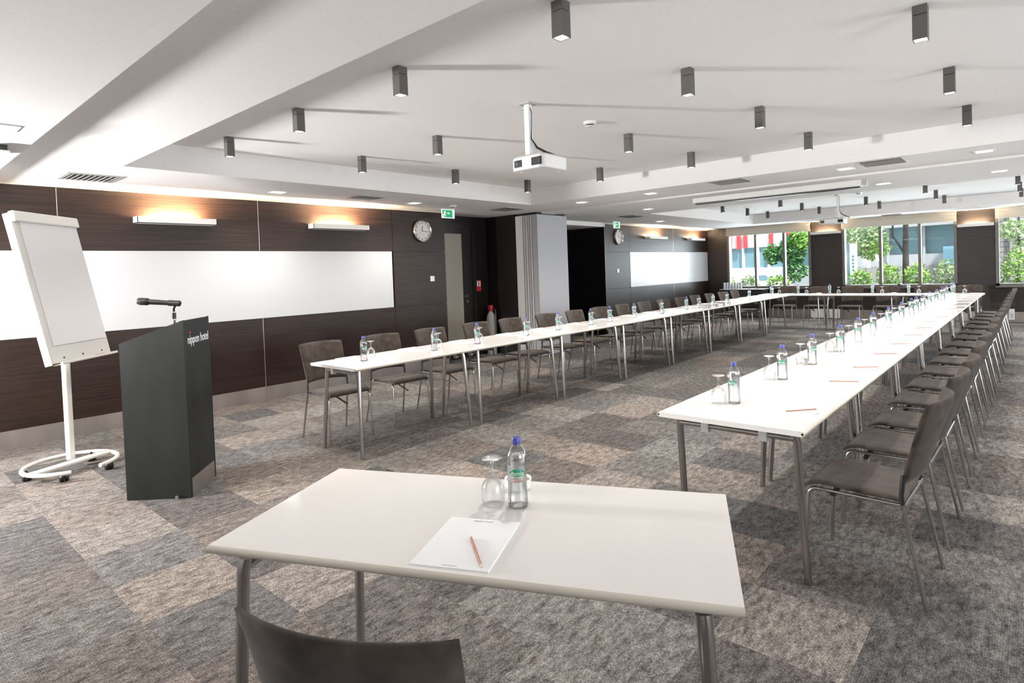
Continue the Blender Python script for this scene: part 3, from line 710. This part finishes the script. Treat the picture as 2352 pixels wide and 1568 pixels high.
# foreground table
bottle.put((-1.232, 1.386, Z), face(-1.232, 1.386) , 'water bottle with blue cap and green label on the foreground table')
goblet.put((-1.300, 1.345, Z), 0, 'upturned stemmed glass beside the bottle on the foreground table')
pad.put((-1.1725, 1.107, Z), R(25.5), 'white letterheaded note pad on the foreground table')
pencil.put((-1.105, 1.0715, Z + .004), math.atan2(-.103, .143), 'wooden pencil lying on the foreground note pad')
LBY = [3.04, 3.80, 4.38, 5.20, 5.84, 6.55, 7.02, 7.68, 8.50, 9.42, 9.85, 10.42, 11.15, 12.30, 13.60]
for k, y in enumerate(LBY):
    x = -4.40 + random.uniform(-.03, .03)
    if k == 0: x = -4.46
    gx, gy = (-.12, .16) if k < 3 else (-.05, .11)
    bottle.put((x, y, Z), face(x, y) + random.uniform(-.5, .5), 'water bottle on the left table row, %s from the lectern end' % ORD[k], 'water bottles on the left row')
    goblet.put((x + gx, y + gy, Z), 0, 'upturned glass on the left table row, beside the %s bottle from the lectern end' % ORD[k], 'upturned glasses on the left row')
for k, y in enumerate(LCY[:15]):
    pad.put((-4.66, y - .02, Z), R(90 + random.uniform(-3, 3)), 'white note pad on the left table row before the %s chair from the lectern' % ORD[k], 'note pads on the left row')
    pencil.put((-4.63, y + .03, Z + .004), R(random.uniform(-8, 8)), 'pencil on the %s note pad of the left table row, from the lectern' % ORD[k], 'pencils on the left row')
RBY = [3.11, 3.90, 4.57, 5.32, 6.0, 6.64, 7.38, 8.25, 9.05, 9.42, 9.95, 10.8, 11.5, 12.3, 12.85, 13.75]
for k, y in enumerate(RBY):
    x = -1.195 + random.uniform(-.012, .012)
    bottle.put((x, y, Z), face(x, y) + random.uniform(-.6, .6), 'water bottle on the right table row, %s from the front' % ORD[k], 'water bottles on the right row')
    goblet.put((x - .062, y - .052, Z), 0, 'upturned glass on the right table row, beside the %s bottle from the front' % ORD[k], 'upturned glasses on the right row')
for k, y in enumerate(RCY):
    yy = y - .16 if k == 0 else y + .0
    pad.put((-.925, yy, Z), R(-90 + random.uniform(-3, 3)), 'white note pad on the right table row before the %s chair from the front' % ORD[k], 'note pads on the right row')
    pencil.put((-.868, yy + .03, Z + .004), R(49 if k == 0 else random.uniform(25, 40)) , 'pencil on the %s note pad of the right table row, from the front' % ORD[k], 'pencils on the right row')
for k, (x) in enumerate((-4.66, -4.07, -3.42, -2.60, -1.96, -1.22)):
    bottle.put((x, 14.42, Z), face(x, 14.4), 'water bottle on the far cross row of tables, %s from left' % ORD[k], 'water bottles on the far cross row')
    goblet.put((x + .17, 14.45, Z), 0, 'upturned glass on the far cross row, right of the %s bottle from left' % ORD[k], 'upturned glasses on the far cross row')
    pad.put((x + .35, 14.46, Z), R(180), 'white note pad on the far cross row, right of the %s bottle from left' % ORD[k], 'note pads on the far cross row')
def make_bowl():
    t = thing('candy_bowl', '', 'bowl')
    MB().lathe([(0, 0), (.036, 0), (.040, .003), (.046, .034), (.0455, .036), (.043, .034), (.037, .008), (0, .006)], seg=28).build('bowl_body', 'white_plastic', t, True)
    b = MB(); rnd = random.Random(3)
    for k in range(9):
        a = k * 2.4; r_ = .027 * math.sqrt((k + .5) / 9); M = Matrix.Translation((r_ * math.cos(a), r_ * math.sin(a), .024)) @ Matrix.Rotation(rnd.uniform(0, 6), 4, 'Z') @ Matrix.Rotation(rnd.uniform(-.4, .4), 4, 'X')
        b.lathe([(0, -.012), (.006, -.008), (.008, 0), (.006, .008), (0, .012)], (0, 0, 0), 8, None)
        n_ = 5 * 8; b.v[-n_:] = [tuple(M @ Vector((p[2], p[0], p[1]))) for p in b.v[-n_:]]
    b.build('sweets', 'candy', t, True)
    return t
bowl = Kit(make_bowl())
bowl.put((-1.330, 1.500, Z), 0, 'white bowl of sweets behind the bottle on the foreground table')
bowl.put((-1.287, 4.62, Z), 0, 'white bowl of sweets on the right row beside the third bottle from the front', 'bowls of sweets on the rows')
bowl.put((-4.235, 4.93, Z), 0, 'white bowl of sweets near the inner edge of the left table row', 'bowls of sweets on the rows')
bowl.put((-4.22, 10.35, Z), 0, 'white bowl of sweets far along the left table row', 'bowls of sweets on the rows')
bowl.put((-3.58, 14.2, Z), 0, 'white bowl of sweets on the far cross row, left of the two', 'bowls of sweets on the far cross row')
bowl.put((-2.18, 14.2, Z), 0, 'white bowl of sweets on the far cross row, right of the two', 'bowls of sweets on the far cross row')

# ------------------------------------------------------------------ lectern and microphone
P1, P2, P3, P4 = (-4.779, 1.267), (-4.456, 1.571), (-4.802, 1.879), (-5.125, 1.575)
lec = thing('lectern', 'tall black lectern with slanted top and hotel lettering', 'lectern', (0, 0, 0))
HB, HF = 1.10, 1.247
def vwall(a, b, za, zb, th_, nm, m_, z0=0):
    a = Vector((*a, 0)); b = Vector((*b, 0)); d_ = (b - a).normalized(); n_ = Vector((d_.y, -d_.x, 0)) * th_
    vs = [a + Vector((0, 0, z0)), b + Vector((0, 0, z0)), b + Vector((0, 0, zb)), a + Vector((0, 0, za))]
    vs += [p - n_ for p in vs]
    return MB().add(vs, [(0, 1, 2, 3), (7, 6, 5, 4), (0, 4, 5, 1), (1, 5, 6, 2), (2, 6, 7, 3), (3, 7, 4, 0)]).build(nm, m_, lec)
vwall(P1, P2, HB, HF, .022, 'side_panel', 'podium_dark')
inset = lambda p, q, d_: (p[0] + (q[0] - p[0]) * d_, p[1] + (q[1] - p[1]) * d_)
vwall(inset(P2, P3, .01), inset(P3, P2, .055), HF - .004, HF - .004, .022, 'front_panel', 'podium_dark', .13)
vwall(inset(P2, P3, .01), inset(P3, P2, .055), .13, .13, .018, 'kick_plate', 'skirting')
vwall(P3, P4, HF, HB, .022, 'side_panel', 'podium_dark')
tp = MB(); q = [inset(P1, P4, .06), inset(P2, P3, .06), inset(P3, P2, .06), inset(P4, P1, .06)]
q = [inset(q[0], q[1], .0), inset(q[1], q[0], .06), inset(q[2], q[3], .06), q[3]]
hz = [HB - .09, HF - .10, HF - .10, HB - .09]
tp.add([(x, y, z) for (x, y), z in zip(q, hz)] + [(x, y, z - .02) for (x, y), z in zip(q, hz)], [(0, 1, 2, 3), (7, 6, 5, 4), (0, 4, 5, 1), (1, 5, 6, 2), (2, 6, 7, 3), (3, 7, 4, 0)]).build('sloped_top', 'podium_dark', lec)
dx = Vector((P3[0] - P2[0], P3[1] - P2[1], 0)).normalized(); nrm = Vector((dx.y, -dx.x, 0))
Mt = Matrix((( dx.x, 0, nrm.x, 0), (dx.y, 0, nrm.y, 0), (0, 1, 0, 0), (0, 0, 0, 1)))
mid = Vector(((P2[0] + P3[0]) / 2, (P2[1] + P3[1]) / 2, 1.10)) + nrm * .0005 + dx * .02
text_mesh('lettering', 'nippon hotel', .092, Matrix.Translation(mid) @ Mt, 'white_print', lec, .001, sx=.80)
MB().lathe([(0, 0), (.011, 0)], tuple(Vector((P2[0], P2[1], 1.15)) + dx * .105 + nrm * .002), 12, Mt.to_3x3()).build('red_dot', 'red_print', lec)
for p in (inset(P1, P4, .03), inset(P1, P2, .8)):
    MB().lathe([(0, .03), (.012, .03), (.016, .0), (0, .0)], (p[0] + (.012 if p[1] > 1.4 else -.02), p[1] - (.014 if p[1] > 1.4 else -.01), 0), 12).build('foot', 'chrome', lec, True)
mic = thing('microphone', 'black handheld microphone in a clip on the lectern', 'microphone', (-4.70, 1.60, 1.10))
MB().tube([(0, 0, 0), (0, 0, .20)], .010, 10).build('stand_stem', 'chrome', mic, True)
MB().tube([(0, 0, .15), (0, 0, .195)], .016, 10).tube([(0, 0, .19), (0, 0, .225), (.01, .01, .25)], .010, 10).build('adapter', 'black_plastic', mic, True)
a_ = Vector((-.66, -.75, .0)); tip = Vector((-.165, -.182, .288)); tail = Vector((.035, .038, .258)); dd = (tip - tail)
MB().tube([tail, tail + dd * .04, tail + dd * .70, tail + dd * .74], [.013, .016, .0195, .021], 16).build('mic_body', 'black_plastic', mic, True)
MB().tube([tail + dd * .74, tail + dd * .76, tail + dd * .92, tail + dd * .98, tail + dd * 1.0], [.024, .0265, .0275, .022, .008], 16).build('mic_head', 'black_plastic', mic, True)
MB().tube([tail + dd * .02, tail + dd * .28], .0215, 14).build('clip', 'black_plastic', mic, True)

# ------------------------------------------------------------------ flip chart
fc = thing('flip_chart', 'white mobile flip chart easel on a round castor base', 'flip chart', (-6.02, 1.25, 0))
fp = Vector((-6.02, 1.25, 0)); yaw, tilt, BH, BW = 2.328, .213, 1.228, .70
u_ = Vector((math.cos(yaw), math.sin(yaw), 0)); n0 = Vector((math.sin(yaw), -math.cos(yaw), 0))
up_ = Vector((0, 0, 1)) * math.cos(tilt) - n0 * math.sin(tilt); nb = n0 * math.cos(tilt) + Vector((0, 0, 1)) * math.sin(tilt)
MBd = Matrix(((u_.x, up_.x, nb.x, -5.994 - fp.x), (u_.y, up_.y, nb.y, 1.336 - fp.y), (u_.z, up_.z, nb.z, .902), (0, 0, 0, 1)))
MB().box(-BW / 2, BW / 2, .01, BH, -.035, 0, MBd).build('board', 'flip_board', fc, bevel=.006)
MB().box(-BW / 2 - .012, -BW / 2, .0, BH, -.06, -.004, MBd).build('side_rail', 'white_plastic', fc, bevel=.004)
MB().box(BW / 2, BW / 2 + .008, .0, BH, -.05, -.004, MBd).build('side_rail', 'cream_metal', fc, bevel=.003)
MB().box(-BW / 2 - .01, BW / 2 + .01, BH - .075, BH + .012, -.02, .028, MBd).build('clamp_bar', 'cream_metal', fc, bevel=.01)
pp = MB().box(-BW / 2 + .05, BW / 2 - .012, .15, BH - .07, .001, .007, MBd).build('paper_pad', 'flip_paper', fc)
MB().box(-BW / 2 + .02, BW / 2 + .002, -.008, .0, -.02, .06, MBd).box(-BW / 2 + .02, BW / 2 + .002, -.008, .012, .057, .060, MBd).build('pen_tray', 'cream_metal', fc)
for k, x in enumerate((-.22, .0, .24)): MB().lathe([(0, .004), (.008, .003), (.008, 0)], (0, 0, 0), 10, None).build('screw_cap', 'black_plastic', fc).matrix_local = MBd @ Matrix.Translation((x, .045, .0))
for k, (x, m_) in enumerate(((-.12, 'white_plastic'), (.02, 'white_plastic'), (.15, 'red_paint'))):
    o = MB().tube([(x - .06, 0, 0), (x + .06, 0, 0)], .008, 8).build('marker_pen', m_, None, True); o.matrix_world = Matrix.Translation(fp) @ MBd @ Matrix.Translation((0, .0085, .035))
    tag(o, ['white capped marker pen at the left on the flip chart tray', 'white marker pen in the middle of the flip chart tray', 'red marker pen on the flip chart tray'][k], 'marker pen')
MB().tube([(-.02, -.035, .08), (-.02, -.035, .95)], .031, 18).tube([(-.02, -.035, .9), tuple(MBd @ Vector((0, .12, -.04)))], .018, 10).build('column', 'cream_metal', fc, True)
ring = []
for k in range(33):
    a = R(24) + R(324) * k / 32; rr_ = .315
    ring.append((rr_ * math.cos(a) + .11, rr_ * math.sin(a) - .06, .078))
MB().tube(ring, .0165, 12).build('base_ring', 'cream_metal', fc, True)
MB().box(-.31, .31, -.04, .04, .068, .090, Matrix.Translation((.11, -.06, 0)) @ Matrix.Rotation(R(112), 4, 'Z')).build('cross_member', 'cream_metal', fc, bevel=.005)
for (x, y) in ((.06, -.34), (.33, -.155), (.285, .155), (-.12, .13)):
    b = MB()
    for q in (-.016, .016): b.lathe([(0, -.013), (.022, -.013), (.028, -.006), (.028, .006), (.022, .013), (0, .013)], (x, y + q, .028), 16, Matrix.Rotation(R(90), 3, 'X') )
    b.tube([(x, y, .045), (x, y, .08)], .008, 8).box(x - .02, x + .02, y - .018, y + .018, .035, .055)
    b.build('castor', 'black_plastic', fc, True)

# ------------------------------------------------------------------ things along the window wall
o = thing('side_table', 'dark side table with white top in the corner under the leftmost window', 'table', (-6.1, 16.62, 0))
MB().box(-.6, .6, -.22, .22, .785, .80).build('table_top', 'white_laminate', o); MB().box(-.58, .58, -.2, .2, .3, .785).build('cabinet_body', 'black_plastic', o)
for sx in (-1, 1):
    for sy in (-1, 1): MB().box(sx * .55 - .02, sx * .55 + .02, sy * .17 - .02, sy * .17 + .02, 0, .3).build('leg', 'black_plastic', o)
def make_tumbler():
    t = MB().lathe([(0, .003), (.026, .003), (.030, .0), (.033, .09), (.0315, .09), (.028, .008)], seg=18).build('tumbler', 'foot_glass', None, True)
    return tag(t, 'small clear tumbler in the block of glasses on the window side table', 'glass', 'tumblers on the window side table')
tumb = Kit(make_tumbler())
for j in range(2):
    for i in range(7): tumb.put((-6.61 + .078 * i, 16.52, .80 + .0915 * j), 0, 'small clear tumbler on the window side table, %s layer, %s from left' % (('lower', 'upper')[j], ORD[i]))
for x, lab in ((-5.53, 'small black dome shaped thing on the sill of the leftmost end window'), (-2.51, 'small black dome shaped thing on the sill of the middle end window')):
    o = thing('black_dome', lab, 'ornament', (x, YF - .05, SILL)); MB().lathe([(.06, 0), (.062, .02), (.045, .06), (.02, .085), (0, .09)], seg=16).build('dome', 'black_plastic', o, True); MB().lathe([(0, .0), (.085, .0), (.085, .006), (.06, .012)], seg=16).build('dome_foot', 'black_plastic', o, True)
o = thing('heater_panel', 'pale flat heater panel standing on the floor under the window pier', 'heater', (-4.11, 16.86, 0)); MB().box(-.34, .34, -.03, .03, .02, .25).build('panel', 'whiteboard', o, bevel=.006); MB().box(-.28, -.24, -.05, .05, 0, .02).box(.24, .28, -.05, .05, 0, .02).build('foot', 'grey_plastic', o)
o = thing('floor_socket', 'small pale socket box at the skirting under the right window pier', 'socket box', (-.42, YF - .012, .17)); MB().box(-.05, .05, -.04, 0, -.12, .12).build('box', 'whiteboard', o, bevel=.004); MB().box(-.025, .025, -.043, -.04, -.08, .02).build('socket_face', 'grey_plastic', o)

# ------------------------------------------------------------------ outside the windows
struct('pavement', MB().box(-40, 30, 17.4, 70, -.1, 0), 'paving')
def leaves(c_, rad, n, size, material, name, parent=None, squash=1, seed=1):
    rnd = random.Random(seed); b = MB()
    for k in range(n):
        while True:
            p = Vector((rnd.uniform(-1, 1), rnd.uniform(-1, 1), rnd.uniform(-1, 1)))
            if .35 < p.length < 1: break
        p = Vector((p.x * rad[0], p.y * rad[1], p.z * rad[2])) + Vector(c_)
        d_ = Vector((rnd.uniform(-1, 1), rnd.uniform(-1, 1), rnd.uniform(-.7, .7))).normalized(); e_ = d_.orthogonal().normalized(); s_ = size * rnd.uniform(.6, 1.3)
        e_ = Matrix.Rotation(rnd.uniform(0, 6.3), 3, d_) @ e_
        b.add([p - d_ * s_, p + e_ * s_ * .45 , p + d_ * s_, p - e_ * s_ * .45], [(0, 1, 2, 3)])
    return b.build(name, material, parent)
def planter(x0, x1, label, zt=.55):
    o = thing('planter', label, 'planter', ((x0 + x1) / 2, 18.5, 0)); h = (x1 - x0) / 2
    MB().box(-h, h, -.35, -.30, 0, zt).box(-h, h, .30, .35, 0, zt).box(-h, -h + .05, -.30, .30, 0, zt).box(h - .05, h, -.30, .30, 0, zt).build('planter_box', 'stone', o); MB().box(-h + .05, h - .05, -.30, .30, 0, zt - .06).build('soil', 'soil', o)
planter(-8.2, -4.6, 'stone planter outside the leftmost end window'); planter(-4.0, 1.8, 'stone planter outside the middle and right end windows')
bsh = [(-7.4, .34, .30, 'leaf_bright', 'low bright bush outside the leftmost window, at its left'), (-6.65, .33, .29, 'leaf_pale', 'low pale bush outside the leftmost window, in its middle'), (-5.75, .36, .29, 'leaf_bright', 'low bright bush outside the leftmost window, before the small tree'),
       (-3.62, .33, .34, 'leaf_bright', 'bright green hedge bush at the left of the middle window'), (-2.95, .31, .40, 'leaf_bright', 'bright green bush left of the tree trunk outside'), (-2.32, .30, .40, 'leaf_bright', 'bright green bush right of the tree trunk outside'),
       (-1.68, .32, .44, 'leaf_pale', 'pale bush at the right of the middle window'), (-1.03, .31, .42, 'leaf_dark', 'dark bush outside behind the right window pier'), (-.36, .33, .52, 'leaf_bright', 'tall bright bush outside the rightmost window')]
for k, (x, rx, rz_, m_, lab) in enumerate(bsh):
    o = thing('bush', lab, 'bush', (x, 18.5, .50), 0, 'bushes outside the windows'); leaves((0, 0, rz_ + .07), (rx, .32, rz_), 520, .05, m_, 'foliage', o, seed=k + 5)
    MB().tube([(0, 0, 0), (.02, 0, rz_)], .015, 6).build('stem', 'bark', o)
def tree(loc, h, r, crowns, label, seed=1, lean=0, tm='bark', branches=()):
    o = thing('tree', label, 'tree', loc); b = MB().tube([(0, 0, 0), (lean * .4, 0, h * .5), (lean, 0, h)], [r, r * .85, r * .6], 12)
    for br in branches: b.tube(br[0], br[1], 8)
    b.build('trunk', tm, o, True)
    for k, (c_, rad, n, m_) in enumerate(crowns): leaves(c_, rad, n, .075, m_, 'foliage', o, seed=seed * 10 + k)
tree((-2.86, 20.5, 0), 3.6, .09, [((-1.35, 0, 2.15), (.95, .6, .55), 1300, 'leaf_pale'), ((-.8, .1, 1.85), (.45, .4, .4), 500, 'leaf_bright'), ((0, 0, 3.4), (1.6, 1.0, .7), 1100, 'leaf_dark')], 'tree with a dark forked trunk outside the middle window', 2, .05, branches=[([(-.02, 0, 1.65), (-.18, 0, 1.95), (-.30, 0, 2.15), (-.28, 0, 2.7)], [.035, .032, .03, .02])])
tree((-5.95, 20.0, 0), 2.2, .03, [((.15, 0, 1.85), (.42, .35, .55), 900, 'leaf_dark'), ((.35, 0, 2.15), (.35, .3, .4), 500, 'leaf_bright'), ((.25, 0, 1.2), (.35, .3, .35), 350, 'leaf_dark'), ((-.45, 0, 1.75), (.25, .3, .35), 400, 'leaf_dark')], 'small leafy tree outside the leftmost window, at its right side', 3)
tree((-9.0, 22.0, 0), 2.5, .03, [((.0, 0, 2.1), (.45, .35, .25), 260, 'leaf_dark')], 'slim tree outside the leftmost window, at its left edge', 4)
tree((-.35, 21.0, 0), 2.6, .03, [((-.1, 0, 2.15), (.35, .3, .32), 330, 'leaf_pale'), ((0, 0, 1.6), (.16, .2, .3), 110, 'leaf_pale')], 'slender pale leaved tree outside the rightmost window', 5)
o = thing('parking_sign', 'pale blue upright sign post outside the left part of the middle window', 'sign', (-3.98, 19.5, 0)); MB().box(-.09, .09, -.05, .05, 0, 1.97).build('sign_body', 'facade_white', o); MB().box(-.17, -.09, -.04, .06, 0, 1.97).build('sign_edge', 'facade_glass', o)
for k, z in enumerate((1.60, 1.50, 1.40, 1.30)): MB().box(-.02, .02, -.055, -.05, z - .03, z + .02 + .01 * (k % 2)).build('sign_mark', 'teal_print', o)
o = thing('cone_lamp', 'white cone shaped lamp shade outside behind the hedge', 'lamp', (-4.18, 22.2, 0)); MB().lathe([(.14, 1.22), (.09, 1.72), (0, 1.72)], seg=20).build('shade', 'facade_white', o, True); MB().tube([(0, 0, 0), (0, 0, 1.25)], .02, 8).build('post', 'grey_plastic', o, True)
# buildings across the yard
o = thing('glass_building', 'grey building with teal glass front across the yard behind the tree', 'building', (-2.9, 25.5, 0))
MB().box(-3.4, 4.0, 0, 3, 0, 1.15).box(-3.4, 4.0, .1, 3, 1.15, 1.2).build('plinth', 'stone', o); MB().box(-3.4, 1.6, .3, 3, 1.2, 2.6).build('glass_front', 'facade_glass', o)
MB().box(-3.4, 4.0, -.2, 3, 2.6, 5.0).build('upper_wall', 'facade_grey', o); MB().box(-3.4, 1.6, .2, .3, 1.2, 1.62).build('parapet', 'facade_grey', o)
MB().box(.45, 1.5, .1, .2, 1.22, 1.85).build('blue_screen', 'sky_panel', o)
for x in (-2.4, -1.2, -.1, 1.0, 1.6): MB().box(x - .04, x + .04, .1, .28, 1.2, 2.6).build('column', 'facade_grey', o)
o = thing('dark_wall_building', 'grey brick wall building outside the rightmost window', 'building', (1.5, 23.5, 0)); MB().box(-2.6, 4, 0, 1, 0, 4.5).build('brick_wall', 'brick_grey', o); MB().box(-2.1, -1.95, -.12, 0, 0, 4.5).build('downpipe', 'stone', o); MB().box(-1.85, -1.2, -.25, -.02, 1.95, 2.12).build('white_awning', 'facade_white', o)
o = thing('pale_shop_building', 'pale shop building with red banners outside the leftmost window', 'building', (-10.0, 27.0, 0))
MB().box(-4, 3.6, 0, 3, 0, 1.3).build('ground_wall', 'facade_white', o); MB().box(-4, 3.6, .1, 3, 1.3, 2.2).build('glass_band', 'facade_glass', o); MB().box(-4, 3.6, 0, 3, 2.2, 5).build('upper_wall', 'facade_white', o)
for k, (x, z0) in enumerate(((-.45, 2.1), (-.05, 2.15), (.25, 2.2), (1.35, 1.9), (2.05, 2.0))): MB().box(x - .09, x + .09, -.12, -.08, z0, 2.9).build('red_banner', 'sign_red', o)
for x in (-1.2, .1, .75, 1.2, 2.2, 3.0): MB().box(x - .04, x + .04, -.05, .1, 0, 2.2).build('post', 'facade_white', o)
o = thing('parked_car', 'pale car parked across the yard outside the leftmost window', 'car', (-8.3, 24.5, 0), 0)
MB().prism([(-.95, .25), (-.95, .62), (-.78, .72), (-.45, .78), (-.2, 1.05), (.45, 1.07), (.75, .80), (.95, .74), (.98, .30)], -.75, .75, Matrix.Rotation(R(90), 4, 'X')).build('car_body', 'facade_white', o, bevel=.04)
MB().prism([(-.38, .80), (-.17, 1.01), (.42, 1.03), (.66, .82)], -.76, .76, Matrix.Rotation(R(90), 4, 'X')).build('side_window', 'facade_glass', o)
for x in (-.58, .6):
    for y in (-.72, .62): MB().lathe([(0, 0), (.2, 0), (.2, .12), (0, .12)], (x, y + .12, .2), 18, Matrix.Rotation(R(90), 3, 'X')).build('wheel', 'black_plastic', o, True)
